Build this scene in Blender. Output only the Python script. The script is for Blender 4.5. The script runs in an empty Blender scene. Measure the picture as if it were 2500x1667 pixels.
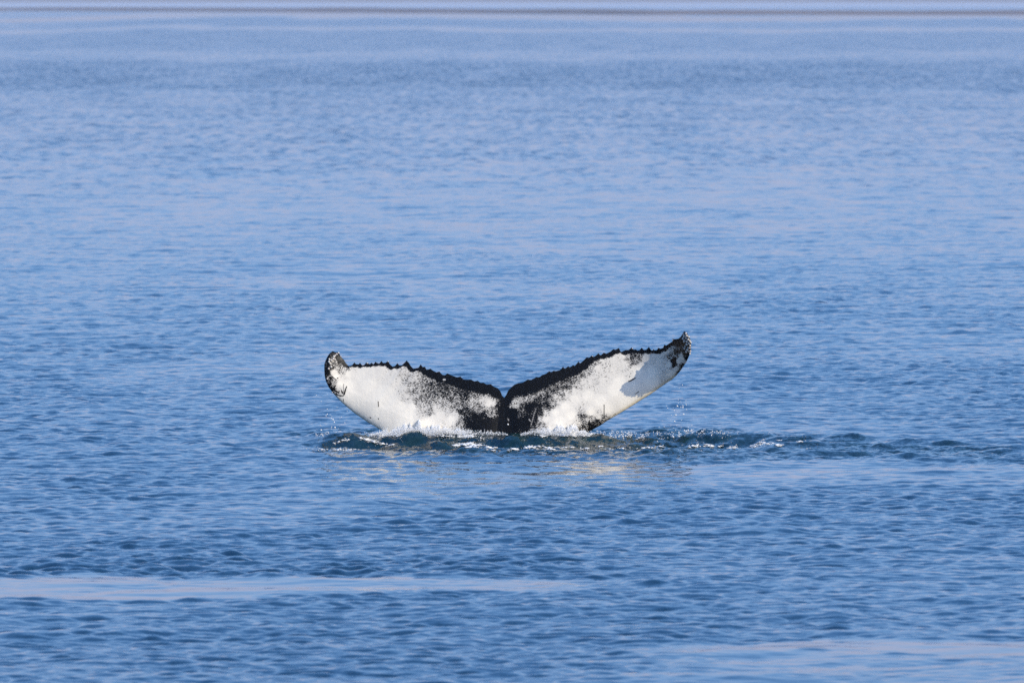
import bpy, math, random
import numpy as np
from mathutils import Vector

random.seed(7)
rng = np.random.default_rng(11)
scn = bpy.context.scene
COL = scn.collection

# ------------------------------------------------------------------ camera
CAM_H, CAM_D = 5.0, 130.0           # eye height above the sea, distance to the whale
PXA = 36.0 / 400.0 / 2500.0         # radians per photo pixel (400 mm lens)
EYE_ROW = 12.0                      # photo row of the eye level
cd = bpy.data.cameras.new("camera")
cam = bpy.data.objects.new("camera", cd)
COL.objects.link(cam)
cam.location = (0.0, -CAM_D, CAM_H)
cam.rotation_euler = (math.pi / 2 - (833.5 - EYE_ROW) * PXA, 0, 0)
cd.lens = 400.0
cd.sensor_width = 36.0
cd.clip_start = 1.0
cd.clip_end = 200000.0
cd.dof.use_dof = True
cd.dof.focus_distance = CAM_D - 0.3
cd.dof.aperture_fstop = 7.1
scn.camera = cam

# ------------------------------------------------------------------ light
SUN_AZ = math.radians(54)           # to the right of the direction behind the camera
SUN_EL = math.radians(36)
to_sun = Vector((math.sin(SUN_AZ) * math.cos(SUN_EL), -math.cos(SUN_AZ) * math.cos(SUN_EL), math.sin(SUN_EL)))
sd = bpy.data.lights.new("sun", 'SUN')
sd.energy = 3.75
sd.angle = math.radians(0.5)
sd.color = (1.0, 0.92, 0.78)
sun = bpy.data.objects.new("sun", sd)
COL.objects.link(sun)
sun.rotation_euler = to_sun.to_track_quat('Z', 'Y').to_euler()
sun.location = to_sun * 50

world = bpy.data.worlds.new("World")
scn.world = world
world.use_nodes = True
wn, wl = world.node_tree.nodes, world.node_tree.links
wn.clear()
sky = wn.new("ShaderNodeTexSky")
sky.sky_type = 'NISHITA'
sky.sun_disc = False
sky.sun_elevation = SUN_EL
sky.sun_rotation = math.pi - SUN_AZ
sky.altitude = 0
sky.air_density = 1.0
sky.dust_density = 3.8
sky.ozone_density = 2.0
tcw = wn.new("ShaderNodeTexCoord")
sepw = wn.new("ShaderNodeSeparateXYZ")
wl.new(tcw.outputs["Generated"], sepw.inputs[0])
rampw = wn.new("ShaderNodeValToRGB")          # pale lavender haze bank low over the sea all round
rampw.color_ramp.interpolation = 'EASE'
SKY_STOPS = [(0.0, (2.6, 2.95, 4.3)), (0.03, (4.6, 5.05, 7.3)), (0.055, (4.3, 5.1, 8.0)), (0.10, (2.7, 4.8, 8.9)), (0.18, (1.75, 4.35, 9.3)), (0.40, (1.15, 3.9, 9.8)), (1.0, (0.7, 2.7, 8.4))]
SKY_MAX = 14.0
els = rampw.color_ramp.elements
els[0].position = SKY_STOPS[0][0]; els[1].position = 1.0
for s in SKY_STOPS[1:-1]:
    els.new(s[0])
for e, s in zip(els, SKY_STOPS):
    e.position = s[0]; e.color = tuple(c / SKY_MAX for c in s[1]) + (1,)
wl.new(sepw.outputs["Z"], rampw.inputs[0])
scal = wn.new("ShaderNodeVectorMath"); scal.operation = 'SCALE'; scal.inputs["Scale"].default_value = SKY_MAX
wl.new(rampw.outputs["Color"], scal.inputs[0])
mixw = wn.new("ShaderNodeMixRGB"); mixw.inputs[0].default_value = 0.6
wl.new(sky.outputs[0], mixw.inputs[1])
wl.new(scal.outputs[0], mixw.inputs[2])
bg = wn.new("ShaderNodeBackground"); bg.inputs["Strength"].default_value = 0.15
wl.new(mixw.outputs[0], bg.inputs["Color"])
wo = wn.new("ShaderNodeOutputWorld")
wl.new(bg.outputs[0], wo.inputs["Surface"])

scn.view_settings.view_transform = 'Standard'
scn.view_settings.look = 'None'
scn.view_settings.exposure = 0.0
scn.view_settings.gamma = 1.0
scn.view_settings.use_curve_mapping = False
scn.render.engine = 'CYCLES'
scn.cycles.use_denoising = False
scn.cycles.max_bounces = 6

# ------------------------------------------------------------------ helpers
def px2x(px, y=0.0):
    return (px - 1250.0) * PXA * (CAM_D + y)

def px2z(py, y=0.0):
    return CAM_H - (py - EYE_ROW) * PXA * (CAM_D + y)

def row2d(py):                       # distance from the camera of a sea point seen in row py
    return CAM_H / ((py - EYE_ROW) * PXA)

def smooth(a, b, x):
    t = np.clip((x - a) / (b - a), 0, 1)
    return t * t * (3 - 2 * t)

def mesh_np(name, verts, quads=None, tris=None, mat=None, parent=None, smooth_shade=True, link=True):
    me = bpy.data.meshes.new(name)
    verts = np.asarray(verts, dtype=np.float32)
    nq = 0 if quads is None else len(quads)
    nt = 0 if tris is None else len(tris)
    me.vertices.add(len(verts))
    me.vertices.foreach_set("co", verts.ravel())
    loops, starts = [], []
    if nq:
        loops.append(np.asarray(quads, dtype=np.int32).ravel()); starts.append(np.arange(nq) * 4)
    if nt:
        loops.append(np.asarray(tris, dtype=np.int32).ravel()); starts.append(nq * 4 + np.arange(nt) * 3)
    loops = np.concatenate(loops)
    starts = np.concatenate(starts)
    me.loops.add(len(loops))
    me.loops.foreach_set("vertex_index", loops)
    me.polygons.add(nq + nt)
    me.polygons.foreach_set("loop_start", starts.astype(np.int32))
    me.update(calc_edges=True)
    me.validate()
    if smooth_shade:
        me.polygons.foreach_set("use_smooth", np.ones(len(me.polygons), dtype=bool))
    if mat:
        me.materials.append(mat)
    if not link:
        return me
    o = bpy.data.objects.new(name, me)
    COL.objects.link(o)
    if parent:
        o.parent = parent
    return o

def attr(o, name, values, vec=False):
    a = o.data.attributes.new(name, 'FLOAT_VECTOR' if vec else 'FLOAT', 'POINT')
    a.data.foreach_set("vector" if vec else "value", np.asarray(values, dtype=np.float32).ravel())

def grid_quads(nr, nc):
    i = np.arange(nr - 1)[:, None] * nc + np.arange(nc - 1)[None, :]
    i = i.ravel()
    return np.stack([i, i + 1, i + nc + 1, i + nc], 1)

class NT:
    """small node-tree writer"""
    def __init__(self, name):
        self.m = bpy.data.materials.new(name)
        self.m.use_nodes = True
        self.t = self.m.node_tree
        self.t.nodes.clear()
        self.out = self.n("ShaderNodeOutputMaterial")
    def n(self, typ, **kw):
        nd = self.t.nodes.new(typ)
        for k, v in kw.items():
            setattr(nd, k, v)
        return nd
    def l(self, a, b):
        self.t.links.new(a, b)
    def put(self, sock, v):
        if isinstance(v, (int, float, tuple, list)):
            sock.default_value = v
        else:
            self.l(v, sock)
    def math(self, op, a, b=None, c=None, clamp=False):
        nd = self.n("ShaderNodeMath", operation=op, use_clamp=clamp)
        for i, v in enumerate((a, b, c)):
            if v is not None:
                self.put(nd.inputs[i], v)
        return nd.outputs[0]
    def vmath(self, op, a, b=None, scale=None):
        nd = self.n("ShaderNodeVectorMath", operation=op)
        self.put(nd.inputs[0], a)
        if b is not None:
            self.put(nd.inputs[1], b)
        if scale is not None:
            self.put(nd.inputs["Scale"], scale)
        return nd.outputs[0]
    def mix(self, f, a, b):
        nd = self.n("ShaderNodeMixRGB")
        self.put(nd.inputs[0], f); self.put(nd.inputs[1], a); self.put(nd.inputs[2], b)
        return nd.outputs[0]
    def noise(self, vec, scale, detail=2.0, rough=0.5, color=False):
        nd = self.n("ShaderNodeTexNoise")
        self.put(nd.inputs["Vector"], vec)
        nd.inputs["Scale"].default_value = scale
        nd.inputs["Detail"].default_value = detail
        nd.inputs["Roughness"].default_value = rough
        return nd.outputs["Color" if color else "Fac"]
    def attr(self, name, out="Fac"):
        return self.n("ShaderNodeAttribute", attribute_name=name).outputs[out]

# ------------------------------------------------------------------ sea surface
# spectral wave tiles (heights and horizontal chop), sampled by world position
def wave_tile(nx, ny, cell, lam_lo, lam_hi, slope, seed, wind=(0.25, -1.0), spread=0.55, power=0.0):
    r = np.random.default_rng(seed)
    kx = np.fft.fftfreq(nx, cell) * 2 * np.pi
    ky = np.fft.fftfreq(ny, cell) * 2 * np.pi
    KX, KY = np.meshgrid(kx, ky)
    K = np.hypot(KX, KY) + 1e-9
    lam = 2 * np.pi / K
    w = np.array(wind) / np.hypot(*wind)
    cs = (KX * w[0] + KY * w[1]) / K
    d = spread + (1 - spread) * cs ** 2
    band = 1 / (1 + (lam_lo / lam) ** 8) / (1 + (lam / lam_hi) ** 6)
    amp = K ** (-2.0 + power) * d * band
    f = (r.normal(size=K.shape) + 1j * r.normal(size=K.shape)) * amp
    f[0, 0] = 0
    h = np.fft.ifft2(f).real
    gx = np.fft.ifft2(1j * KX * f).real
    gy = np.fft.ifft2(1j * KY * f).real
    s = slope / math.sqrt((gx ** 2 + gy ** 2).mean() / 2)
    cx = -np.fft.ifft2(1j * KX / K * f).real
    cy = -np.fft.ifft2(1j * KY / K * f).real
    return (h * s).astype(np.float32), (cx * s).astype(np.float32), (cy * s).astype(np.float32), cell

def sample(t, x, y):
    h = t[0]
    ny, nx = h.shape
    fx = x / t[3]; fy = y / t[3]
    ix = np.floor(fx).astype(np.int64); iy = np.floor(fy).astype(np.int64)
    ax = fx - ix; ay = fy - iy
    x0 = ix % nx; x1 = (ix + 1) % nx; y0 = iy % ny; y1 = (iy + 1) % ny
    return [a[y0, x0] * (1 - ax) * (1 - ay) + a[y0, x1] * ax * (1 - ay) + a[y1, x0] * (1 - ax) * ay + a[y1, x1] * ax * ay for a in t[:3]]

TILE_S = wave_tile(1024, 2048, 0.04, 0.13, 0.52, 0.134, 3, spread=0.85, power=0.2)
TILE_C = wave_tile(512, 512, 0.04, 0.14, 0.7, 0.26, 5, spread=0.9)
TILE_M = wave_tile(512, 1024, 0.2, 0.6, 3.2, 0.034, 4, wind=(0.5, -0.8), spread=0.6)
TILE_L = wave_tile(512, 512, 2.0, 10, 60, 0.0035, 6)
TILE_N = wave_tile(256, 256, 0.25, 1.0, 9.0, 1.0, 9, spread=1.0)   # used as a plain noise field
NSTD = float(TILE_N[0].std())
def fnoise(x, y, sx, sy):
    return sample(TILE_N, x / sx, y / sy)[0] / NSTD

# crests heaved up by the whale:  (px, row, half width px, half depth m, height m, tilt m per m)
CRESTS = [(860, 1086, 80, 0.22, 0.025, 0.0),
          (1730, 1062, 100, 0.25, 0.060, 0.0),
          (1560, 1058, 130, 0.25, 0.045, 0.0),
          (1880, 1082, 95, 0.24, 0.045, 0.0),
          (1910, 1066, 90, 0.20, 0.018, 0.0),
          (2085, 1087, 55, 0.22, 0.078, 0.0), (2030, 1090, 70, 0.22, 0.035, 0.0),
          (1990, 1096, 95, 0.22, 0.050, 0.0),
          (2060, 1072, 110, 0.22, 0.020, 0.0),
          (2265, 1080, 120, 0.24, 0.040, 0.0),
          (2320, 1096, 130, 0.20, 0.055, 0.0),
          (2210, 1094, 90, 0.20, 0.042, 0.0),
          (2480, 1112, 110, 0.24, 0.060, 0.0), (1965, 1086, 90, 0.24, 0.065, 0.0), (2150, 1100, 130, 0.24, 0.03, 0.0), (2430, 1104, 130, 0.22, 0.04, 0.0),
          (1180, 1102, 170, 0.30, 0.025, 0.0),
          (1000, 1108, 120, 0.35, 0.030, 0.0),
          (1620, 1105, 140, 0.25, 0.030, 0.0),
          (1400, 1104, 90, 0.25, 0.030, 0.0),
          (1850, 1108, 120, 0.25, 0.040, 0.0), (2020, 1112, 110, 0.22, 0.03, 0.0), (2190, 1122, 110, 0.22, 0.03, 0.0), (2390, 1128, 150, 0.22, 0.028, 0.0),
          (2290, 1158, 70, 0.22, 0.022, 0.0), (1110, 1121, 80, 0.3, 0.02, 0.0), (880, 1106, 60, 0.3, 0.02, 0.0),
          (450, 1094, 75, 0.35, 0.022, 0.0), (640, 1124, 70, 0.3, 0.028, 0.0), (560, 1126, 60, 0.3, 0.025, 0.0),
          (560, 1312, 70, 0.25, 0.03, 0.0), (760, 1308, 50, 0.25, 0.02, 0.0), (260, 1084, 60, 0.3, 0.015, 0.0),
          (350, 1466, 60, 0.16, 0.022, 0.0), (480, 1463, 50, 0.15, 0.018, 0.0), (100, 1466, 60, 0.15, 0.015, 0.0), (760, 1466, 40, 0.15, 0.012, 0.0),
          (1980, 1592, 40, 0.12, 0.016, 0.0), (2190, 1602, 35, 0.12, 0.014, 0.0), (2260, 1602, 35, 0.12, 0.012, 0.0), (2380, 1556, 150, 0.14, 0.020, 0.0),
          (1080, 1412, 90, 0.2, 0.03, 0.0), (870, 1402, 110, 0.2, 0.03, 0.0), (660, 1400, 80, 0.2, 0.02, 0.0), (1600, 1435, 60, 0.2, 0.025, 0.0)]

def swell(x, y):
    # ledge of heaved water round the tail, steep towards the camera
    px = 1250 + x / np.maximum(y + CAM_D, 5) / PXA
    es = smooth(725, 830, px) * (1 - smooth(1770, 1910, px))
    yc = -0.36 + 0.05 * fnoise(x * 1.0 + 2, y * 0 + 1, 0.5, 1)
    v = y - yc
    top = 0.070 + 0.005 * fnoise(x + 8, y * 0 + 5, 0.35, 1)
    low = -0.065
    w = 0.60
    t = np.clip(-v / w, 0, 1); t = t * t * (3 - 2 * t)
    h = np.where(v > 0, top * np.exp(-(v / 2.0) ** 2), top + (low - top) * t)
    h = np.where(v < -w, low * np.exp(-((v + w) / 2.6) ** 2), h) * es
    wob = fnoise(x + 5, y * 0 + 3, 1.6, 3) * 0.10
    jig = fnoise(x * 1.0 + 31, y * 0 + 2, 0.16, 1)
    for (px, row, hw, hd, ht, tilt) in CRESTS:
        d = row2d(row); yc = d - CAM_D
        xc = (px - 1250) * PXA * d; w = hw * PXA * d
        u = (x - xc) / w
        v = (y - yc + wob * 1.5) / hd
        env = np.exp(-np.abs(u) ** 2.6)
        # steep side towards the camera, gentle back
        prof = np.where(v < 0, np.exp(-(v / 0.62) ** 2), np.exp(-(v / 1.5) ** 2))
        h += ht * (1.2 if px > 1780 and row < 1140 else 1.0) * (1 + 0.22 * jig) * env * prof
    # rings running out from the tail on its left side
    r = np.hypot((x + 0.3), (y + 0.4) * 0.8)
    ang = smooth(0.3, 1.6, -x) 
    h += 0.014 * ang * np.sin(r * 2 * math.pi / 0.78 + 0.7 * fnoise(x, y, 2.5, 2.5)) * np.exp(-((r - 2.6) / 1.9) ** 2)
    return h

def rows_cols(x, y):
    d = y + CAM_D
    d = np.maximum(d, 5.0)
    row = EYE_ROW + CAM_H / d / PXA
    px = 1250 + x / d / PXA
    return row, px

def surface_state(x, y):
    """calm (0 rippled..1 glassy) and churn (0..1) of the sea at world points"""
    row, px = rows_cols(x, y)
    d = np.maximum(y + CAM_D, 5.0)
    wob = fnoise(x + 11, y, 0.9 * d / 130, 6.0 * (d / 130) ** 2)
    wob2 = fnoise(x + 50, y + 9, 0.35 * d / 130, 2.2 * (d / 130) ** 2)
    rw = row + 3.0 * wob + 2.0 * wob2
    def band(a, b, soft=4.0):
        return smooth(a - soft, a + soft, rw) * (1 - smooth(b - soft, b + soft, rw))
    calm = np.zeros_like(x)
    # glassy slick low on the left, thinning out to the right
    t = np.clip(px / 1500, -0.5, 1)
    top = 1411 + 6 * t; bot = 1465 - 28 * np.clip(t, 0, 1)
    s1 = smooth(-3, 3, rw - top) * (1 - smooth(-3, 3, rw - bot)) * (1 - smooth(1300, 1600, px)) * (1 - 0.08 * smooth(600, 1100, px))
    calm = np.maximum(calm, s1 * (0.88 + 0.06 * np.clip(wob2, -2, 1)))
    # slick in the lower right corner
    top = 1567 + np.clip((1900 - px) / 30, -4, 30)
    s2 = smooth(-2.5, 3, rw - top) * smooth(1350, 1800, px + 25 * wob)
    s2 = s2 * np.clip(0.93 - 0.50 * smooth(1586, 1618, rw) + 0.12 * wob2, 0, 0.95)
    calm = np.maximum(calm, s2)
    # smooth wake in front of the tail
    s3 = smooth(1118, 1134, rw) * (1 - smooth(1165, 1225, rw)) * smooth(820, 1300, px)
    calm = np.maximum(calm, np.clip(0.70 + 0.12 * wob2, 0, 0.9) * s3)
    # faint far slicks
    far = np.maximum(band(36, 50, 2.5) * 0.8, band(70, 78, 2.5) * 0.65)
    far = np.maximum(far, band(127, 148, 6) * 0.35)
    far = np.maximum(far, 0.26 * smooth(215, 330, rw) * (1 - smooth(430, 800, rw)))
    calm = np.maximum(calm, far)
    rough = 1 + 0.60 * smooth(125, 175, rw) * (1 - smooth(205, 222, rw)) + 0.12 * band(84, 122, 6) + 0.12 * band(54, 66, 3) + 0.22 * np.exp(-((rw - 1385) / 25) ** 2) * (1 - smooth(1400, 1700, px))
    gust = fnoise(x + 77, y + 13, 1.3, 5.0)
    rough = rough * (1 + 0.08 * np.clip(wob, -2, 2) + 0.15 * np.clip(gust, -2, 2))
    churn = np.zeros_like(x)
    e = np.exp(-np.abs((px - 1330) / 600.0) ** 6)
    churn = smooth(1053, 1062, rw) * (1 - smooth(1104, 1122, rw)) * e
    e2 = np.exp(-np.abs((px - 1800) / 260.0) ** 4)
    churn = np.maximum(churn, 0.7 * e2 * smooth(1058, 1075, rw) * (1 - smooth(1118, 1132, rw)))
    chop = np.maximum(churn, 0.75 * smooth(1370, 1392, rw) * (1 - smooth(1404, 1412, rw)) * (1 - smooth(900, 1300, px)) + 0.4 * np.exp(-((rw - 1436) / 10) ** 2) * np.exp(-((px - 1700) / 160) ** 2))
    wake = smooth(1780, 1900, px) * np.exp(-((rw - (1090 + (px - 1900) * 0.045)) / 20.0) ** 2)
    chop = np.maximum(chop, 0.45 * wake)
    rough = rough * (1 + 0.35 * wake)
    calm = calm * (1 - wake)
    churn = np.maximum(churn, 0.85 * wake * (1 - smooth(2380, 2560, px)))
    return calm, rough, churn, chop

def sea_height(x, y, detail=True):
    d = np.maximum(y + CAM_D, 5.0)
    calm, rough, churn, chop = surface_state(x, y)
    s = sample(TILE_S, x, y); m = sample(TILE_M, x, y); L = sample(TILE_L, x, y); c = sample(TILE_C, x, y)
    fs = 1 - smooth(260, 420, d)
    a_s = fs * (0.74 + 0.26 * smooth(92, 124, d)) * (1 - calm * 0.94) * rough * (1 - 0.35 * churn)
    a_m = (1 - smooth(280, 600, d)) * (1 - 0.55 * calm)
    a_l = (1 - smooth(3000, 9000, d))
    a_c = chop * 0.85
    z = a_s * s[0] + a_m * m[0] + a_l * L[0] + a_c * c[0] + swell(x, y)
    ch = 0.75
    dx = ch * (a_s * s[1] + a_m * m[1] + a_c * c[1])
    dy = ch * (a_s * s[2] + a_m * m[2] + a_c * c[2])
    return x + dx, y + dy, z, calm, rough, churn

# sea material
W = NT("sea_water")
geo = W.n("ShaderNodeNewGeometry")
pos = geo.outputs["Position"]
calm_a, far_a, churn_a, rip_a = W.attr("calm"), W.attr("far"), W.attr("churn"), W.attr("ripple")
def slope_noise(scale, amp, detail=2.0):
    c = W.noise(pos, scale, detail, 0.55, color=True)
    c = W.vmath('SUBTRACT', c, (0.5, 0.5, 0.5))
    c = W.vmath('MULTIPLY', c, (1.0, 1.0, 0.0))
    return W.vmath('SCALE', c, scale=amp)
fine = W.vmath('ADD', slope_noise(9.0, W.math('MULTIPLY', rip_a, 0.22), 2.0), slope_noise(27.0, W.math('MULTIPLY', rip_a, 0.20), 2.0))
# gusts and wave groups: the ripples are steeper in some patches than in others
def patch(sx, sy):
    mpn = W.n("ShaderNodeMapping"); W.l(pos, mpn.inputs["Vector"]); mpn.inputs["Scale"].default_value = (sx, sy, 1)
    return W.noise(mpn.outputs[0], 1.0, 3.0, 0.6)
pt = W.math('ADD', W.math('MULTIPLY', patch(2.2, 0.13), 0.78), W.math('MULTIPLY', patch(0.25, 0.012), 0.22))
pt = W.math('MULTIPLY', W.math('SUBTRACT', pt, 0.35, clamp=True), 6.6)
far_n = slope_noise(1.1, W.math('MULTIPLY', W.math('MULTIPLY', W.math('MULTIPLY', far_a, rip_a), 1.2), pt), 5.0)
chn = slope_noise(16.0, W.math('MULTIPLY', churn_a, 1.1), 3.0)
# at this low angle only the sides of the ripples that face the eye are seen past each other (masking of a rough surface)
vh = W.vmath('NORMALIZE', W.vmath('MULTIPLY', geo.outputs["Incoming"], (1.0, 1.0, 0.0)))
dp = W.n("ShaderNodeVectorMath", operation='DOT_PRODUCT')
small = W.vmath('ADD', far_n, fine)
W.l(small, dp.inputs[0]); W.l(vh, dp.inputs[1])
sgn = W.math('SUBTRACT', W.math('ABSOLUTE', dp.outputs["Value"]), dp.outputs["Value"])
small = W.vmath('ADD', small, W.vmath('SCALE', vh, scale=sgn))
nrm = W.vmath('ADD', geo.outputs["Normal"], small)
nrm = W.vmath('ADD', nrm, chn)
nrm = W.vmath('NORMALIZE', nrm)
pb = W.n("ShaderNodeBsdfPrincipled")
W.l(nrm, pb.inputs["Normal"])
aer = W.noise(pos, 3.5, 3.0, 0.6)
aer = W.math('MULTIPLY', W.math('SUBTRACT', aer, 0.42, clamp=True), 3.0, clamp=True)
green = W.mix(aer, (0.003, 0.016, 0.022, 1), (0.012, 0.036, 0.036, 1))
basec = W.mix(churn_a, (0.004, 0.024, 0.050, 1), green)
W.l(basec, pb.inputs["Base Color"])
pb.inputs["Roughness"].default_value = 0.045
pb.inputs["IOR"].default_value = 1.333
W.l(pb.outputs[0], W.out.inputs["Surface"])
SEA = W.m

def build_sea():
    d = [-400.0, -200.0, -100.0, -50, -20, 0, 10, 20, 30, 40, 50, 58, 64, 69]
    x = 72.0
    while x < 700:
        d.append(x); x += 0.070 * (x / 130.0) ** 2 if x > 78 else 0.05
    while x < 70000:
        d.append(x); x *= 1.013
    d = np.array(d)
    inner = np.linspace(-1, 1, 410)
    outer = np.array([1.03, 1.08, 1.16, 1.3, 1.6, 2.2, 4, 9])
    u = np.concatenate([-outer[::-1], inner, outer])
    hw = np.maximum(d, 60) * 0.045 * 1.30 + 1.6
    ext = np.abs(u[None, :])
    X = np.sign(u)[None, :] * (np.minimum(ext, 1) * hw[:, None] + np.clip(ext - 1, 0, None) * (hw[:, None] + 120))
    Y = (d - CAM_D)[:, None] + 0 * X
    X = X + 0 * Y
    x2, y2, z, calm, rough, churn = sea_height(X, Y)
    dd = np.maximum(d, 5)[:, None] + 0 * X
    edge = 1 - smooth(1.0, 1.1, ext + 0 * X)
    nearf = smooth(60, 72, d)[:, None]
    k = edge * nearf
    z = z * k; x2 = X + (x2 - X) * k; y2 = Y + (y2 - Y) * k
    V = np.stack([x2, y2, z], -1).reshape(-1, 3)
    o = mesh_np("sea", V, grid_quads(len(d), len(u)), mat=SEA)
    far = np.maximum(smooth(230, 420, dd), 1 - k)
    attr(o, "calm", calm); attr(o, "far", far); attr(o, "churn", churn * k)
    attr(o, "ripple", np.clip((1 - calm) * rough, 0.03, 2))
    o["kind"] = "structure"
    return o
sea = build_sea()

# ------------------------------------------------------------------ distant shore
def build_shore():
    n = 260
    xs = np.linspace(-1500, 1500, n)
    r = np.random.default_rng(2)
    bump = np.convolve(r.normal(size=n + 60), np.hanning(25), 'same')[30:-30]
    bump2 = np.convolve(r.normal(size=n + 60), np.hanning(7), 'same')[30:-30]
    prof = [(-0.4, -60), (0.02, 0), (0.5, 30), (0.85, 70), (1.0, 120), (0.7, 260), (-0.4, 420)]
    V = []
    for (hf, off) in prof:
        for i, x in enumerate(xs):
            t = np.clip((x + 280) / 560, -1.5, 2)
            base = 8700 - 3350 * min(max(t * 1.6, 0), 1)         # coast lies farther off on the left
            ht = (3.1 - 0.8 * min(max(t, 0), 1)) * (1 + 0.10 * bump[i] / 3 + 0.05 * bump2[i])
            V.append((x * base / 6200, base + off - CAM_D + 30 * math.sin(x / 90), hf * ht))
    m = NT("shore")
    g = m.n("ShaderNodeNewGeometry")
    c = m.mix(m.noise(g.outputs["Position"], 0.012, 3), (0.10, 0.080, 0.080, 1), (0.19, 0.150, 0.135, 1))
    b = m.n("ShaderNodeBsdfPrincipled"); m.l(c, b.inputs["Base Color"]); b.inputs["Roughness"].default_value = 0.95
    m.l(b.outputs[0], m.out.inputs["Surface"])
    o = mesh_np("distant_coast", V, grid_quads(len(prof), n), mat=m.m)
    o["kind"] = "structure"
build_shore()

# ------------------------------------------------------------------ whale tail
UP_L = [(812,857),(818,860),(827,860),(831,870),(839,878),(844,886),(850,893),(854.5,893.5),(859,892),(865,886),(869,889),(875,889.5),(879,886.5),(884,892),(889,891),(893.5,886),(897.5,886.5),(902,889),(907,886),(912,889.5),(916,884),(920.7,886),(925.5,888),(931,882),(935,886),(941,886),(947,882),(952,889.5),(958,895),(963.7,894),(970,888),(975,892),(980.5,892),(992.5,881.5),(998,886),(1003,894),(1009,900),(1021,898),(1027,891),(1032,896),(1037.5,896),(1041.5,902.6),(1051,901),(1059,906),(1065,909),(1072.5,907.7),(1080,915),(1086,916),(1092,912.5),(1099,915),(1107,918),(1115,921),(1124,920),(1132,926.5),(1140,927),(1150,927),(1158,931),(1166.6,930),(1173,934.5),(1180,934.5),(1188,938.5),(1198,938.5),(1205.7,944),(1215,948),(1221.6,955),(1225.5,965),(1231,971.5)]
UP_R = [(1231,971.5),(1236,964),(1241,953),(1249,945),(1256.7,939),(1266,935.7),(1276,934),(1288.6,927),(1296.5,927.7),(1309,921),(1316.5,921),(1323.6,915.7),(1333,912.5),(1341,907),(1346,908.6),(1351.5,905.4),(1357,906),(1366.7,903.8),(1374.7,896.6),(1379.4,899.8),(1387.4,894.7),(1392,896.6),(1399.4,891.3),(1403.4,893.4),(1412,883.8),(1417,887),(1425.7,879),(1432.9,872.7),(1437.6,873.5),(1444.8,868.7),(1449.6,871),(1454.4,868.7),(1461,863.3),(1466.7,867.3),(1474,861.7),(1481,863.3),(1490,858.6),(1497.8,853),(1502.6,853.8),(1511.4,850.6),(1516,860),(1521.7,857),(1528,854.6),(1534.5,854.6),(1542.5,849.3),(1547.3,853.8),(1552,853),(1556.8,856),(1561.6,854.6),(1567,849.8),(1572,854.6),(1577.6,853.8),(1584.7,848),(1588.7,855),(1593.5,855.4),(1595.4,852.7),(1599,855.4),(1604,854.6),(1607,849.8),(1614,851.4),(1619,849),(1622,842.3),(1627,843.4),(1635,837.8),(1642,833.8),(1641.3,828),(1647.7,828.3),(1657.3,826.7),(1663.6,820.3),(1667.6,812.3),(1671.6,808.3)]
LO_R = [(1671.6,808.3),(1678.8,814.7),(1682,822.7),(1686,828.3),(1687.6,839.4),(1686.8,853.8),(1685,863.3),(1679.6,876),(1674.8,885.7),(1668.4,895),(1660.5,906.4),(1651,917.5),(1641.3,926.3),(1628.6,934.3),(1609.4,947.8),(1590.3,961.4),(1568,975),(1545.7,989.3),(1520,1005.2),(1501,1016.4),(1482,1027.6),(1466,1038.7),(1445,1050),(1420,1066),(1385,1092),(1350,1130),(1325,1190),(1310,1280),(1300,1420),(1231,1425)]
LO_L = [(812,857),(804,863),(798.7,871),(794,881.5),(791.5,889.4),(791.5,903.8),(792.3,918),(795.5,931),(802,945),(811.5,958),(822.6,970.7),(837,985),(849.7,996),(865.7,1009),(881.6,1020),(897.6,1031),(913.5,1040),(929.5,1049),(960,1064),(1020,1086),(1075,1105),(1120,1150),(1140,1200),(1155,1290),(1162,1420),(1231,1425)]

def resample(poly, n, keys=None):
    p = np.array(poly, float)
    s = np.concatenate([[0], np.cumsum(np.hypot(*np.diff(p, axis=0).T))])
    t = np.linspace(0, s[-1], n) if keys is None else keys * s[-1]
    return np.stack([np.interp(t, s, p[:, 0]), np.interp(t, s, p[:, 1])], 1)

def arc_of(poly, pt):
    p = np.array(poly, float)
    s = np.concatenate([[0], np.cumsum(np.hypot(*np.diff(p, axis=0).T))])
    i = np.argmin(np.hypot(p[:, 0] - pt[0], p[:, 1] - pt[1]))
    return s[i] / s[-1]

def fluke_y(px, py):
    """depth (m, + away from camera) of the middle sheet of the tail at a photo position"""
    x = (px - 1231) * 0.00468
    y = np.where(x < 0, 0.055 * (-x) ** 1.3, 0.05 * np.abs(x) ** 1.3)
    y = y + 0.15 * np.clip((1060 - py) * 0.00468, 0, 2)
    # right tip curls up and over towards the camera
    q = np.clip((px - 1500) / 187.0, 0, 1.1)
    q2 = np.clip(((px - 1560) * 0.8 - (py - 900) * 0.75) / 150.0, 0, 1.3)
    y = y - 0.19 * q ** 2.2 - 0.50 * q2 ** 1.9
    q = np.clip((880 - px) / 88.0, 0, 1.1)
    y = y - 0.10 * q ** 2
    # the root leans away below the water
    y = y + 0.10 * np.clip((py - 1060) / 200.0, 0, 2)
    return y

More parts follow.
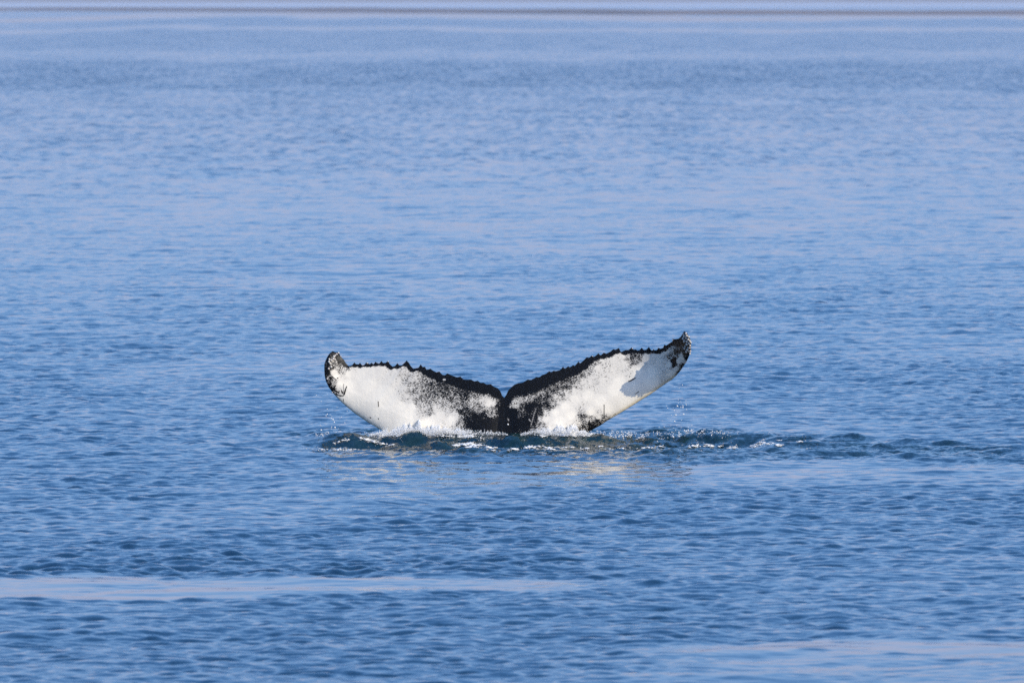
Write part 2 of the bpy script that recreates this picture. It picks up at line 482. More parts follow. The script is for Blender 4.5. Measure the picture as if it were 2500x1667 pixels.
SPOT = [ # photo x, row, share of black
 (850,940,0),(900,940,0),(870,980,0),(930,960,0),(930,1010,0),(980,990,0),(990,1030,0),(1008,993,0),(1000,1010,0),(1045,1030,0),(1072,1012,.04),(1102,1022,0),(880,915,.02),(960,980,.02),
 (900,905,.04),(935,905,.10),(960,915,.13),(960,935,.10),(985,950,.18),(985,912,.28),(990,972,.22),(1000,940,.38),(1010,920,.3),(1010,960,.42),(1020,985,.42),(1030,1000,.25),(1050,1008,.5),(1055,1020,.05),(950,955,.03),
 (1020,912,.3),(1035,925,.5),(1050,940,.6),(1060,960,.6),(1040,975,.52),(1080,935,.75),(1090,950,.68),(1100,965,.62),(1110,985,.48),(1080,985,.4),(1065,1000,.18),(1095,1002,.3),(1130,945,.72),(1135,960,.78),(1120,1000,.6),(1130,1005,.8),
 (1125,1035,.45),(1140,1030,.85),(1112,1012,.15),(1150,985,.4),(1170,965,.45),(1180,975,.25),(1195,985,.06),(1205,985,.15),(1200,1000,.45),(1170,1003,.45),(1160,1015,.9),(1175,1012,.85),(1190,962,.3),(1198,955,.5),(1210,962,.95),(1215,990,.85),(1225,1000,1),
 (1180,1035,1),(1150,1042,.97),(1220,1040,1),(1250,1005,1),(1250,1040,1),(1290,1030,.985),(1231,980,1),(1240,975,1),(1245,960,1),
 (1257,988,.25),(1268,979,.35),(1284,974,.5),(1296.5,967.5,.45),(1276,990,.7),(1292,993,.97),(1300,952,.75),(1316,955,.5),(1332,938,.7),(1347,939,.65),(1355.5,948,.65),(1363.5,922,.6),(1379.5,929,.7),(1387,943.6,.6),(1403,924.5,.6),(1411,942,.33),
 (1427,912,.45),(1435,904,.4),(1443,929,.13),(1427,936,.18),(1451,888,.5),(1462,883,.3),(1459,896,.1),(1467,936,.08),(1332,975,.7),(1316,980,.7),(1339.6,991,.75),(1347.5,983.5,.45),(1363.5,975.5,.25),(1371,961,.5),(1387,961,.22),(1403,955,.12),(1403,972,.02),
 (1435,964,.02),(1379,991,0),(1355.5,1007,0),(1331.6,1009,.25),(1319,1007,.82),(1315.7,991,.88),(1307.7,1023,.88),(1319,1022,.4),(1332,1023,.03),(1363,1028,0),(1324,1038,.5),(1345,1040,.1),(1395,1015,0),(1411,1028,.22),(1422,1022,.6),(1427,1031,.5),(1443,1023,.4),(1451,1033,.7),
 (1443,1041,.88),(1459,1030,.8),(1462,1018,.15),(1443,1007,0),(1482,1000,0),(1475,1024,.5),(1430,1045,.7),
 (1466,878,.13),(1482,886,.22),(1498,878,.12),(1506,870,.15),(1522,868,.15),(1530,872,.4),(1546,872,.72),(1542.5,886,.55),(1557,879,.5),(1565,868,.55),(1577.6,872,.1),(1570,892,.12),(1549,900,.08),(1526.5,889,.12),(1455,933.5,.22),(1474,930,.08),(1474,914,.18),(1498,914,.12),
 (1593.5,878,.12),(1609,881,.08),(1625,858,.15),(1641,849,.4),(1649,838,.9),(1654,852,.7),(1657,858.6,.9),(1662,866,.3),(1636.5,871,.5),(1647,880,1),(1645,890,.9),(1657,881,.06),(1635,890,0),(1665,874,.1),(1673,865,.9),(1679.6,862,.9),(1676,874.5,.85),(1669,882,.2),
 (1666,896,.75),(1658,907,.75),(1652,901,.05),(1640,912,0),(1560,905,0),(1590,905,0),(1590,930,0),(1545,950,0),(1498,950,0),(1530,980,0),(1466,980,0),(1510,930,0),(1672,822,1),(1680,840,1),(1662,835,.97),(1668,850,.8),
 (797,890,.85),(803,872,.8),(815,870,.85),(830,880,.95),(822,888,.55),(810,898,.65),(798,910,.97),(805,925,.7),(800,932,.7),(812,938,.4),(806,938,.85),(815,908,.08),(834,904,.35),(823,897,.5),(845,900,.4),(850,912,.03),(820,920,0),(830,940,0),(808,950,.85),
 (820,960,.5),(850,962,0),(826,972,.03),(833,950,.1),(838,975,0),(812,878,.5)]
MARKS = [((1535,931),(1543,928),1.6,1),((1543,928),(1551,923),1.3,1),((923,981),(924,992),0.9,1),((811,920),(821,928),1.0,1),((838.5,938),(838,966),0.35,0.8),((846,944),(843,952),1.2,1),((843,952),(840,963),2.0,1),((834,957),(836,960),1.5,1),((828,966),(832,967),1.2,1),((822,964),(838,967),1.0,1),
         ((809,949),(822,956),2.0,1),((819,942),(811,950),1.4,1),((823,924),(825,923),1.2,1),((833,953),(836,958),1.2,1),((838,975),(838,979),.6,1),((1309,996),(1303,1015),0.05,-0.8),((1303,1015),(1296,1040),0.25,-0.8),((1475,988),(1475,1020),0.7,1),
         ((923,1022),(923.5,1023),1.2,1),((903,1019),(905,1021),1.0,1),((1551,962),(1560,956),.5,1),((1292,1024),(1295,1028),.6,-1),((1240,1024),(1241,1024),1.6,-1),((1245,994),(1246,993),1.7,-1),((1213,998),(1214,999),1.0,-1),((1083,927),(1086,927),2.2,-1)]

def black_share(px, py):
    S = np.array(SPOT, float)
    out = np.zeros(px.shape)
    wsum = np.zeros(px.shape)
    for (a, b, v) in S:
        r2 = (px - a) ** 2 + (py - b) ** 2 + 6.0
        w = 1.0 / r2 ** 2
        out += w * v; wsum += w
    return out / wsum

def build_fluke():
    NS = 110
    parts_v, parts_q, shares, st = [], [], [], []
    base = 0
    centre = {}
    for side, UP, LO in (('l', UP_L, LO_L), ('r', UP_R[::-1], LO_R)):
        # both polylines run tip -> centre
        NC = 520
        if side == 'r':
            KT = [(1671.6,808.3),(1657.3,826.7),(1641.3,828),(1599,855.4),(1516,860),(1432.9,872.7),(1357,906),(1288.6,927),(1249,945),(1231,971.5)]
            KL = [(1671.6,808.3),(1687.6,839.4),(1685,863.3),(1660.5,906.4),(1590.3,961.4),(1520,1005.2),(1445,1050),(1350,1130),(1310,1280),(1231,1425)]
        else:
            KT = [(812,857),(831,870),(850,893),(889,891),(958,895),(1041.5,902.6),(1115,921),(1188,938.5),(1215,948),(1231,971.5)]
            KL = [(812,857),(794,881.5),(795.5,931),(822.6,970.7),(865.7,1009),(929.5,1049),(1020,1086),(1120,1150),(1155,1290),(1231,1425)]
        at_ = np.array([arc_of(UP, k) for k in KT]); al = np.array([arc_of(LO, k) for k in KL])
        # columns: exact tooth points plus even fill
        p = np.array(UP, float)
        s = np.concatenate([[0], np.cumsum(np.hypot(*np.diff(p, axis=0).T))]); s /= s[-1]
        ts = np.unique(np.concatenate([s, np.linspace(0, 1, NC)]))
        T0 = resample(UP, 0, ts)
        # smoothed trailing edge, teeth fade quickly into the sheet
        g = np.linspace(0, 1, 400); G = resample(UP, 0, g)
        kern = np.hanning(31); kern /= kern.sum()
        pad = np.pad(G, ((15, 15), (0, 0)), mode='reflect', reflect_type='odd')
        Gs = np.stack([np.convolve(pad[:, i], kern, 'valid') for i in range(2)], 1)
        Ts = np.stack([np.interp(ts, g, Gs[:, i]) for i in range(2)], 1)
        T = T0.copy(); T[:, 1] += 0.40 * np.minimum(T0[:, 1] - Ts[:, 1], 0) * smooth(0.03, 0.08, ts) * (1 - smooth(0.94, 0.98, ts))
        w_end = np.minimum(smooth(0, 0.04, ts), 1 - smooth(0.97, 1, ts))[:, None]
        Ts = T + (Ts - T) * w_end
        tl = np.interp(ts, at_, al)
        # smooth the pairing
        tl = np.interp(ts, g, np.convolve(np.pad(np.interp(g, at_, al), 20, mode='reflect', reflect_type='odd'), np.ones(41) / 41, 'valid'))
        tl = np.clip(tl, 0, 1); tl[0] = 0; tl[-1] = 1
        Lq = resample(LO, 0, tl)
        sv = np.linspace(0, 1, NS)
        sv = 0.5 * sv + 0.5 * (1 - np.cos(sv * math.pi)) / 2
        NCc = len(ts)
        S = sv[None, :]
        W_ = np.hypot(*(Lq - Ts).T)[:, None] + 1e-6
        P = Ts[:, None, :] * (1 - S[..., None]) + Lq[:, None, :] * S[..., None]
        dec = np.exp(-S * W_ / 7.0)
        P = P + (T - Ts)[:, None, :] * dec[..., None]
        px, py = P[..., 0], P[..., 1]
        y0 = fluke_y(px, py)
        # thickness: blunt leading edge, thin trailing edge, thick root in the middle
        xm = np.abs(px - 1231) * 0.00468
        Wm = W_ * 0.00468
        H = 0.012 + 0.105 * np.clip(Wm, 0, 1.0) ** 0.8
        H = H + 0.03 * (1 - smooth(20, 75, np.hypot(px - UP[0][0], py - UP[0][1]))) * smooth(0, 10, W_)
        root = np.exp(-(xm / 0.34) ** 2) * smooth(975, 1130, py)
        H = H + 0.20 * root + 0.06 * np.exp(-(xm / 0.5) ** 2) * smooth(940, 1040, py)
        prof = np.sqrt(np.clip(1 - ((S - 0.72) / 0.28) ** 2, 0, 1))
        prof = np.where(S < 0.72, (S / 0.72) ** 0.85 * (1 - 0.0 * S), prof)
        h = H * prof
        # slight creases of the skin and the swell of the muscle along the middle
        x = px2x(px, y0)
        def place(yy):
            return np.stack([px2x(px, yy), yy, px2z(py, yy)], -1)
        F = place(y0 - h * 0.62); B = place(y0 + h * 0.62)
        sh = black_share(px, py)
        dt = np.minimum(np.hypot(px - T[:, None, 0], py - T[:, None, 1]), S * W_ + 0 * px)
        if side == 'l':
            bw = np.interp(px, [812,850,900,1000,1030,1060,1100,1150,1200,1231], [8,7,7,8,11,16,18,22,16,12])
        else:
            bw = np.interp(px, [1231,1260,1300,1340,1380,1420,1460,1516,1600,1640,1665], [10,22,26,24,21,17,9,8,10,7,4])
        bw = bw * 1.3
        edge = 1 - smooth(bw * 0.75, bw * 1.6, dt)
        sh = np.maximum(np.clip(sh, 0, 1) ** 0.85, edge)
        q = grid_quads(NCc, NS)
        n = NCc * NS
        allv = np.concatenate([F.reshape(-1, 3), B.reshape(-1, 3)])
        qf = q[:, ::-1] if side == 'r' else q
        qb = (q if side == 'r' else q[:, ::-1]) + n
        parts_v.append(allv); parts_q += [qf + base, qb + base]
        shares.append(np.concatenate([sh.ravel(), np.clip(sh.ravel() + 0.85, 0, 1)]))
        stq = np.stack([px * 0.00468, py * 0.00468, 0 * px], -1).reshape(-1, 3)
        st.append(np.concatenate([stq, stq + np.array([0, 0, 9.0])]))
        base += 2 * n
    V = np.concatenate(parts_v); Q = np.concatenate(parts_q)
    share = np.concatenate(shares); ST = np.concatenate(st)
    # marks
    mark = np.zeros(len(V))
    PX, PY = ST[:, 0] / 0.00468, ST[:, 1] / 0.00468
    front = ST[:, 2] < 5
    for (a, b, w, sgn) in MARKS:
        a = np.array(a, float); b = np.array(b, float); ab = b - a
        t = np.clip(((PX - a[0]) * ab[0] + (PY - a[1]) * ab[1]) / (ab @ ab + 1e-9), 0, 1)
        dist = np.hypot(PX - a[0] - t * ab[0], PY - a[1] - t * ab[1])
        m = (1 - smooth(w * 0.7, w * 0.7 + 1.0, dist)) * front
        mark = np.where(m > np.abs(mark), m * sgn, mark)
    return V, Q, share, ST, mark

def probit(p):
    p = np.clip(p, 0.0005, 0.9995)
    t = np.sqrt(-2 * np.log(np.minimum(p, 1 - p)))
    z = t - (2.515517 + 0.802853 * t + 0.010328 * t * t) / (1 + 1.432788 * t + 0.189269 * t * t + 0.001308 * t ** 3)
    return np.where(p < 0.5, -z, z)

K = NT("whale_skin")
stv = K.attr("skin_place", "Vector")
thr = K.attr("black_threshold")
mk = K.attr("mark")
mp = K.n("ShaderNodeMapping"); K.l(stv, mp.inputs["Vector"])
mp.inputs["Rotation"].default_value = (0, 0, math.radians(35)); mp.inputs["Scale"].default_value = (0.6, 1.35, 1)
n1 = K.noise(mp.outputs[0], 88.0, 2.0, 0.65)
n2 = K.noise(stv, 22.0, 2.0, 0.5)
nn = K.math('ADD', K.math('MULTIPLY', n1, 0.72), K.math('MULTIPLY', n2, 0.28))
blk = K.math('ADD', K.math('MULTIPLY', K.math('SUBTRACT', thr, nn), 12.0), 0.5, clamp=True)
blk = K.math('ADD', blk, mk, clamp=True)
tone = K.noise(stv, 5.0, 3.0, 0.6)
mp2 = K.n("ShaderNodeMapping"); K.l(stv, mp2.inputs["Vector"]); mp2.inputs["Scale"].default_value = (30, 3, 1)
fibre = K.noise(mp2.outputs[0], 1.5, 3.0, 0.6)
white = K.mix(tone, (0.78, 0.705, 0.575, 1), (0.85, 0.775, 0.64, 1))
white = K.mix(K.math('MULTIPLY', K.math('SUBTRACT', fibre, 0.5, clamp=True), 0.6), white, (0.50, 0.48, 0.43, 1))
# yellowish algae film on the leading edge
white = K.mix(K.math('MULTIPLY', K.attr("film"), 0.75), white, (0.60, 0.49, 0.29, 1))
soft = K.math('MULTIPLY', K.math('SUBTRACT', thr, 0.26, clamp=True), 2.6, clamp=True)
white = K.mix(K.math('MULTIPLY', soft, 0.62), white, (0.25, 0.25, 0.26, 1))
blot = K.math('MULTIPLY', K.math('SUBTRACT', K.noise(stv, 2.2, 4.0, 0.6), 0.50, clamp=True), 0.7)
white = K.mix(blot, white, (0.52, 0.50, 0.46, 1))
colr = K.mix(blk, white, (0.005, 0.005, 0.0055, 1))
kb = K.n("ShaderNodeBsdfPrincipled")
K.l(colr, kb.inputs["Base Color"])
K.l(K.math('ADD', K.math('MULTIPLY', tone, 0.16), 0.26), kb.inputs["Roughness"])
kb.inputs["Specular IOR Level"].default_value = 0.10
bn = K.n("ShaderNodeBump"); bn.inputs["Strength"].default_value = 0.35; bn.inputs["Distance"].default_value = 0.01
K.l(K.noise(stv, 26.0, 4.0, 0.6), bn.inputs["Height"]); K.l(bn.outputs[0], kb.inputs["Normal"])
K.l(kb.outputs[0], K.out.inputs["Surface"])

whale = bpy.data.objects.new("whale", None)
COL.objects.link(whale)
whale.location = (px2x(1231), 0, 0)
whale["label"] = "black and white humpback whale tail lifted out of the blue sea, tips crusted with barnacles"
whale["category"] = "whale"
V, Q, share, ST, mark = build_fluke()
Vl = V - np.array([px2x(1231), 0, 0])
tail = mesh_np("tail", Vl, Q, mat=K.m, parent=whale)
attr(tail, "black_threshold", 0.5 + 0.115 * probit(share))
attr(tail, "skin_place", ST, vec=True)
attr(tail, "mark", mark)
PX, PY = ST[:, 0] / 0.00468, ST[:, 1] / 0.00468
def edge_dist(px, py, poly):
    p = np.array(poly, float); best = np.full(px.shape, 1e9)
    for a, b in zip(p[:-1], p[1:]):
        ab = b - a
        t = np.clip(((px - a[0]) * ab[0] + (py - a[1]) * ab[1]) / (ab @ ab + 1e-9), 0, 1)
        best = np.minimum(best, np.hypot(px - a[0] - t * ab[0], py - a[1] - t * ab[1]))
    return best
film = (1 - smooth(1, 10, edge_dist(PX, PY, LO_R[9:24]))) + 0.8 * (1 - smooth(0, 5, edge_dist(PX, PY, LO_L[9:20])))
attr(tail, "film", np.clip(film, 0, 1))

# barnacles
def barnacle_mesh():
    prof = [(1.0, 0.0), (0.92, 0.35), (0.72, 0.75), (0.50, 0.95), (0.34, 0.85), (0.0, 0.45)]
    n = 8; V = []; Qs = []; Ts_ = []
    for r, h in prof[:-1]:
        for k in range(n):
            a = 2 * math.pi * k / n
            rr = r * (1 + 0.10 * (k % 2) * (r > 0.6))
            V.append((rr * math.cos(a), rr * math.sin(a), h))
    for i in range(len(prof) - 2):
        for k in range(n):
            Qs.append((i * n + k, i * n + (k + 1) % n, (i + 1) * n + (k + 1) % n, (i + 1) * n + k))
    V.append((0, 0, prof[-1][1])); c = len(V) - 1; i = len(prof) - 2
    for k in range(n):
        Ts_.append((i * n + k, i * n + (k + 1) % n, c))
    return V, Qs, Ts_
BM = NT("barnacle_shell")
g = BM.n("ShaderNodeTexCoord")
oi = BM.n("ShaderNodeObjectInfo")
rmp = BM.mix(oi.outputs["Random"], (0.70, 0.66, 0.57, 1), (0.60, 0.50, 0.44, 1))
sp = BM.n("ShaderNodeSeparateXYZ"); BM.l(g.outputs["Object"], sp.inputs[0])
cav = BM.noise(g.outputs["Object"], 3.0, 2.0)
rmp = BM.mix(BM.math('MULTIPLY', cav, 0.5), rmp, (0.40, 0.36, 0.30, 1))
bb = BM.n("ShaderNodeBsdfPrincipled"); BM.l(rmp, bb.inputs["Base Color"]); bb.inputs["Roughness"].default_value = 0.6
BM.l(bb.outputs[0], BM.out.inputs["Surface"])
bv, bq, bt = barnacle_mesh()
barn_me = mesh_np("barnacle", bv, bq, bt, mat=BM.m, link=False)
BARN = [(1669,815,3.0),(1675,814,2.8),(1671,821,3.4),(1677,820,3.0),(1668,827,3.4),(1676,826,3.2),(1672,832,3.0),(1681,828,3.0),(1678,834,3.3),(1684,832,2.6),(1671,834,3.0),(1683,838,3.0),(1677,841,3.2),(1685,843,2.6),(1684,849,2.6),(1680,849,2.4),(1672,851,2.8),(1679,854,3.0),(1685,857,2.6),(1676,859,3.2),(1684,863,2.4),(1670,818,2.4),(1681,823,2.4),(1673,846,2.0),(1682,858,2.0),(1686,836,2.2),
        (826,862,2.4),(821,865,2.6),(815,871,3.0),(813,876,3.0),(809,880,2.8),(804,878,2.8),(803,884,3.0),(806,888,2.6),(808,896,2.8),(802,900,2.6),(818,868,2.2),(799,925,2.2),(817,877,2.2),(811,958,1.8),(832,870,1.7),(896,887,1.8),(885,890,1.5),(947,883,1.5),(1446,870,1.4),(1544,851,1.5),(1643,830,1.6)]
F_idx = np.where(ST[:, 2] < 5)[0]
from mathutils import Matrix
barn_pos = V[F_idx]; fpx = PX[F_idx]; fpy = PY[F_idx]
for (bx, by, br) in BARN:
    d2 = (fpx - bx) ** 2 + (fpy - by) ** 2
    ids = np.argsort(d2)[:24]
    p = barn_pos[ids[0]]
    Apt = barn_pos[ids] - barn_pos[ids].mean(0)
    nrm_ = np.linalg.svd(Apt)[2][2]
    if nrm_[1] > 0:
        nrm_ = -nrm_
    nrm_ = nrm_ + np.array([0.6 if bx > 1200 else 0.15, -0.7, 0.35]); nrm_ /= np.linalg.norm(nrm_)
    o = bpy.data.objects.new("barnacle", barn_me)
    COL.objects.link(o); o.parent = whale
    r = br * 0.00468 * 1.0
    o.location = Vector(p - np.array([px2x(1231), 0, 0])) + Vector(nrm_) * 0.004
    o.rotation_euler = Vector(nrm_).to_track_quat('Z', 'Y').to_euler()
    o.scale = (r, r, r * random.uniform(0.9, 1.2))

# ------------------------------------------------------------------ foam and spray
def water_at(px, row):
    """world point on the heaved sea surface seen at a photo position"""
    y = row2d(row) - CAM_D
    for _ in range(12):
        x = (px - 1250) * PXA * (CAM_D + y)
        z = float(swell(np.array([x]), np.array([y]))[0])
        y = 0.5 * y + 0.5 * ((CAM_H - z) / ((row - EYE_ROW) * PXA) - CAM_D)
    return x, y, z

FM = NT("foam")
fb = FM.n("ShaderNodeBsdfPrincipled")
g = FM.n("ShaderNodeNewGeometry")
fc = FM.mix(FM.noise(g.outputs["Position"], 14.0, 3.0), (0.86, 0.84, 0.79, 1), (0.95, 0.925, 0.87, 1))
FM.l(fc, fb.inputs["Base Color"]); fb.inputs["Roughness"].default_value = 0.45
tl_ = FM.n("ShaderNodeBsdfTranslucent"); FM.l(fc, tl_.inputs["Color"])
mx = FM.n("ShaderNodeMixShader"); mx.inputs[0].default_value = 0.12
FM.l(fb.outputs[0], mx.inputs[1]); FM.l(tl_.outputs[0], mx.inputs[2])
FM.l(mx.outputs[0], FM.out.inputs["Surface"])

ICO_V = []
ph = (1 + 5 ** 0.5) / 2
for a, b in ((-1, ph), (1, ph), (-1, -ph), (1, -ph)):
    ICO_V.append((a, b, 0))
for a, b in ((-1, ph), (1, ph), (-1, -ph), (1, -ph)):
    ICO_V.append((0, a, b))
for a, b in ((ph, -1), (ph, 1), (-ph, -1), (-ph, 1)):
    ICO_V.append((a, 0, b))
ICO_V = np.array(ICO_V) / math.hypot(1, ph)
ICO_F = np.array([(0,11,5),(0,5,1),(0,1,7),(0,7,10),(0,10,11),(1,5,9),(5,11,4),(11,10,2),(10,7,6),(7,1,8),(3,9,4),(3,4,2),(3,2,6),(3,6,8),(3,8,9),(4,9,5),(2,4,11),(6,2,10),(8,6,7),(9,8,1)])

def drops(name, pts, mat, label=None):
    """pts: list of (x, y, z, rx, ry, rz) little blobs of water joined into one object"""
    P = np.array(pts)
    n = len(P)
    jit = 1 + 0.25 * rng.normal(size=(n, 12, 1))
    V_ = ICO_V[None] * jit * P[:, None, 3:6] + P[:, None, 0:3]
    T_ = ICO_F[None] + (np.arange(n) * 12)[:, None, None]
    o = mesh_np(name, V_.reshape(-1, 3), None, T_.reshape(-1, 3), mat=mat)
    o["kind"] = "stuff"
    if label:
        o["label"] = label
    return o

def foam_flakes(name, strokes, label):
    """foam lying on the waves as many small flat flakes: strokes of (polyline in photo px, width px, strength)"""
    n0 = 1500000
    X = rng.uniform(px2x(730), px2x(1990), n0); Y = rng.uniform(-2.6, 0.2, n0)
    r0_, p0_ = rows_cols(X, Y)
    X2, Y2, Z, calm, rough, churn = sea_height(X, Y)
    d = Y2 + CAM_D
    ROW = EYE_ROW + (CAM_H - Z) / d / PXA
    PXX = 1250 + X2 / d / PXA
    dens = np.zeros(X.shape)
    for poly, w, st_ in strokes:
        for a, b in zip(poly[:-1], poly[1:]):
            a = np.array(a, float); b = np.array(b, float); ab = b - a
            t = np.clip(((PXX - a[0]) * ab[0] + (ROW - a[1]) * ab[1]) / (ab @ ab), 0, 1)
            ex = (PXX - a[0] - t * ab[0]) * 0.4; ey = ROW - a[1] - t * ab[1]
            dist = np.hypot(ex, ey) / (w * 1.6)
            dens = np.maximum(dens, st_ * np.clip(1 - dist, 0, 1))
    n = 0.6 * fnoise(X * 12, Y * 6, 1, 1) + 0.5 * fnoise(X * 40 + 7, Y * 20, 1, 1)
    val = dens * (0.6 + 0.8 * n)
    prob = np.clip(val - 0.22, 0, 1) ** 1.3 * 0.055 + churn * 0.0022 * (n > 0.3)
    keep = rng.random(n0) < prob
    idx = np.where(keep)[0][:16000]
    sc_ = np.clip(0.5 + dens[idx], 0.4, 1.6)
    r_ = rng.uniform(0.004, 0.011, len(idx)) * sc_
    P = np.stack([X2[idx], Y2[idx], Z[idx] + 0.001, r_ * rng.uniform(1, 2.2, len(idx)), r_ * 1.6, r_ * rng.uniform(0.2, 0.5, len(idx))], 1)
    print("flakes", keep.sum())
    drops(name, P, FM.m, label)

foam_flakes("sea_foam", [
    ([(820,1081),(845,1074),(868,1069),(900,1075),(930,1084),(955,1086)], 4.0, 1.0),
    ([(780,1096),(840,1098),(880,1100)], 3.5, 0.7),
    ([(1110,1087),(1150,1084),(1190,1093),(1240,1097)], 4.5, 1.25),
    ([(1140,1090),(1200,1096),(1255,1096)], 4.0, 1.2),
    ([(1285,1092),(1320,1090),(1350,1095)], 4.0, 1.0),
    ([(1370,1092),(1378,1091)], 3, 1.1), ([(1392,1094),(1400,1093)], 3, 1.2), ([(1422,1093),(1430,1092)], 3.2, 1.3),
    ([(1450,1086),(1465,1090)], 3, 1.1), ([(1480,1096),(1560,1094),(1640,1093)], 2.5, 0.8),
    ([(1590,1087),(1612,1091)], 3.5, 1.1), ([(1690,1090),(1730,1088),(1790,1091)], 4, 1.1),
    ([(1840,1090),(1862,1082),(1885,1086),(1905,1088)], 5.5, 0.95), ([(1870,1074),(1930,1076),(1960,1079)], 3, 0.8),
    ([(930,1062),(1000,1062),(1080,1064),(1150,1065)], 5, 0.85), ([(1300,1064),(1380,1063),(1440,1062)], 4.5, 1.0),
    ([(1150,1070),(1250,1072)], 6, 0.5), ([(1450,1068),(1620,1070)], 6, 0.5),
], "thin ragged white foam lines on the churned water around the whale tail")

# splash thrown up along the foot of the tail
def envelope(pts):
    p = np.array(pts, float)
    return lambda x: np.interp(x, p[:, 0], p[:, 1])
def fluke_front_y(px, row):
    i = np.argmin((fpx - px) ** 2 + (fpy - row) ** 2)
    return barn_pos[i][1]
top_l = envelope([(905,1058),(930,1051),(945,1040),(975,1037),(1000,1033),(1025,1030),(1050,1037),(1080,1038),(1110,1044),(1140,1043),(1180,1046),(1225,1050),(1240,1058)])
top_r = envelope([(1270,1058),(1290,1050),(1320,1043),(1350,1040),(1400,1041),(1425,1047),(1442,1058)])
JX = np.arange(880, 1480, 1.0)
JN = 0.86 + 0.16 * fnoise(JX * 0.06, JX * 0 + 3, 1, 1) + 0.13 * fnoise(JX * 0.19, JX * 0 + 40, 1, 1) + 0.10 * fnoise(JX * 0.5, JX * 0 + 71, 1, 1)
def jagged(px):
    return float(np.clip(np.interp(px, JX, JN), 0.35, 1.3))
pts = []
def thick(px, row, foot):
    yf = fluke_front_y(px, row)
    return yf - 0.02 - random.random() ** 1.3 * max(0.05, yf + 0.52)
def throw(n, x0, x1, top, foot, power, r0, r1, dens):
    k = 0
    while k < n:
        px = random.uniform(x0, x1)
        if random.random() > dens(px):
            continue
        k += 1
        tp = foot - (foot - top(px)) * jagged(px)
        row = foot + 2 - (foot - tp) * random.random() ** power * random.uniform(0.6, 1.12)
        y = thick(px, row, foot)
        r = random.uniform(r0, r1) * (0.6 + 0.8 * random.random() ** 3)
        a = random.uniform(0.7, 1.2)
        pts.append((px2x(px, y), y, px2z(row, y), r * a, r, r / a * random.uniform(0.8, 1.6)))
dl = envelope([(905,.1),(935,.5),(960,.8),(1000,1),(1080,1),(1120,.7),(1160,.25),(1240,.12)])
throw(11000, 905, 1240, top_l, 1061, 0.85, 0.0018, 0.0046, dl)
throw(500, 905, 1240, lambda x: top_l(x) - 6, 1061, 0.6, 0.002, 0.004, dl)
dr = envelope([(1270,.1),(1300,.3),(1330,.7),(1370,1),(1420,1),(1442,.8)])
throw(6500, 1270, 1442, top_r, 1061, 0.85, 0.0018, 0.0046, dr)
throw(250, 1270, 1442, lambda x: top_r(x) - 5, 1061, 0.6, 0.002, 0.004, dr)
def splash_core(x0, x1, top, dens):
    """lumpy body of the broken water leaning on the tail"""
    nu, nv = int((x1 - x0) * 0.9), 26
    PXg = np.linspace(x0, x1, nu)
    V_ = []
    for i, px in enumerate(PXg):
        e = float(dens(px)) ** 0.6
        jag = jagged(px) * 0.88
        rt = 1064 - (1064 - top(px)) * jag * e
        yf = fluke_front_y(px, min(rt + 4, 1060))
        for j in range(nv):
            t = j / (nv - 1)
            row = 1066 + (rt - 1066) * min(1, t * 1.25)
            bulge = 0.24 * e * math.cos(min(1, t * 1.1) * math.pi / 2) ** 0.8 + 0.015 - 0.06 * max(0, t - 0.85) / 0.15
            V_.append((px, row, yf - bulge))
    V_ = np.array(V_)
    n1_ = fnoise(V_[:, 0] * 0.10, V_[:, 1] * 0.16, 1, 1); n2_ = fnoise(V_[:, 0] * 0.32 + 9, V_[:, 1] * 0.5, 1, 1)
    yy = V_[:, 2] - 0.022 * n1_ - 0.014 * n2_
    row = V_[:, 1] + 1.0 * n2_ * (V_[:, 1] < 1060) + 0.6 * n1_
    P_ = np.stack([px2x(V_[:, 0] + 1.0 * n1_, yy), yy, px2z(row, yy)], 1)
    return P_, grid_quads(nu, nv)
core_v, core_q, off_ = [], [], 0
for (a_, b_, tp_, dn_) in ((918, 1150, top_l, dl), (1318, 1443, top_r, dr)):
    P_, q_ = splash_core(a_, b_, tp_, dn_)
    core_v.append(P_); core_q.append(q_ + off_); off_ += len(P_)
core = mesh_np("splash", np.concatenate(core_v), np.concatenate(core_q), mat=FM.m)
core["kind"] = "stuff"; core["label"] = "white broken water piled against the foot of the whale tail"
drops("splash", pts, FM.m, "white splash of broken water thrown up along the foot of the whale tail")

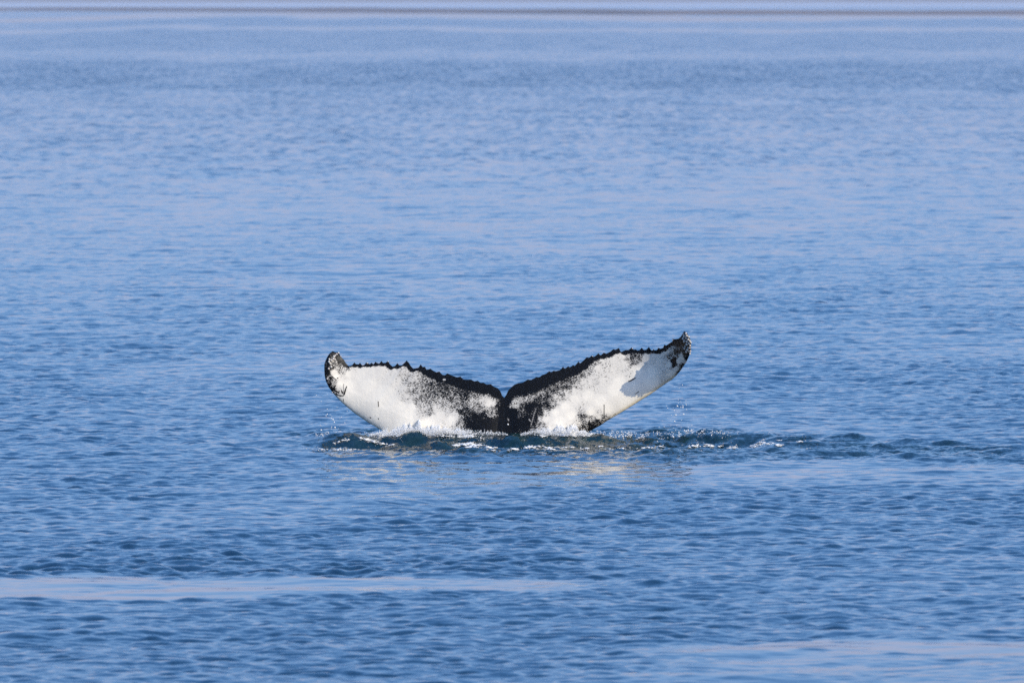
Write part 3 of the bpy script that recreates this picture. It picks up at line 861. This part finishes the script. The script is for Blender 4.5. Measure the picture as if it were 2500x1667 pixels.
# spray along the crests and drops falling from the tips
pts = []
def crest_spray(n, line, up, r0, r1):
    p = np.array(line, float)
    for _ in range(n):
        px = random.uniform(p[0, 0], p[-1, 0])
        rowb = np.interp(px, p[:, 0], p[:, 1])
        cl = math.sin(px * 0.13) * math.sin(px * 0.047 + 1) + 0.5 * math.sin(px * 0.41)
        if random.random() > 0.45 + 0.5 * cl:
            continue
        row = rowb - up * random.random() ** 2.2 + random.uniform(0, 4)
        y = -0.28 + random.gauss(0, 0.06)
        r = random.uniform(r0, r1)
        pts.append((px2x(px, y), y, px2z(row, y), r, r, r * random.uniform(0.9, 2.2)))
crest_spray(850, [(1442,1062),(1500,1064),(1560,1064),(1600,1067),(1650,1066)], 13, 0.002, 0.0055)
crest_spray(650, [(1655,1064),(1700,1062),(1740,1064),(1780,1068)], 16, 0.002, 0.006)
crest_spray(500, [(1840,1078),(1880,1075),(1960,1080)], 5, 0.002, 0.005)
crest_spray(420, [(770,1063),(830,1064),(900,1064),(930,1062)], 9, 0.002, 0.005)
crest_spray(1500, [(900,1066),(1000,1070),(1120,1072),(1240,1070)], 9, 0.002, 0.005)
crest_spray(700, [(1240,1066),(1350,1068),(1440,1068)], 8, 0.002, 0.004)
for (cx_, cy_, sx_, sy_, n) in ((812,1025,14,16,16),(822,1050,10,8,8),(1655,1005,16,22,20),(1668,988,8,6,8),(1640,1040,30,14,14),(1700,1048,25,8,12),(797,1052,24,7,9),(788,975,6,30,6)):
    for _ in range(n):
        px = random.gauss(cx_, sx_); row = min(random.gauss(cy_, sy_), 1064)
        y = random.gauss(-0.15, 0.2); r = random.uniform(0.0025, 0.0062)
        pts.append((px2x(px, y), y, px2z(row, y), r, r, r * 1.1))
for (a, b) in ((812,1024),(815,1031),(784,1050),(817,1044),(1653,991),(1667,995),(1650,1013),(1669,1011),(1647,1029),(1240,1036)):
    y = -0.35; pts.append((px2x(a, y), y, px2z(b, y), .0095, .0095, .0095))
drops("spray", pts, FM.m, "fine bright water drops flying off the tail tips and wave crests")

# ------------------------------------------------------------------ sea air
HZ = NT("sea_air")
pv = HZ.n("ShaderNodeVolumePrincipled")
pv.inputs["Color"].default_value = (0.80, 0.88, 1.0, 1)
pv.inputs["Density"].default_value = 3.6e-5
HZ.l(pv.outputs[0], HZ.out.inputs["Volume"])
hx, hy0, hy1, hz0, hz1 = 40000.0, -1500.0, 80000.0, -4.0, 9.0
hv = [(sx * hx, yy, zz) for zz in (hz0, hz1) for yy in (hy0, hy1) for sx in (-1, 1)]
hq = [(0, 2, 3, 1), (4, 5, 7, 6), (0, 1, 5, 4), (2, 6, 7, 3), (0, 4, 6, 2), (1, 3, 7, 5)]
hz = mesh_np("haze", hv, hq, mat=HZ.m, smooth_shade=False)
hz["kind"] = "stuff"
hz["label"] = "thin pale haze over the sea"
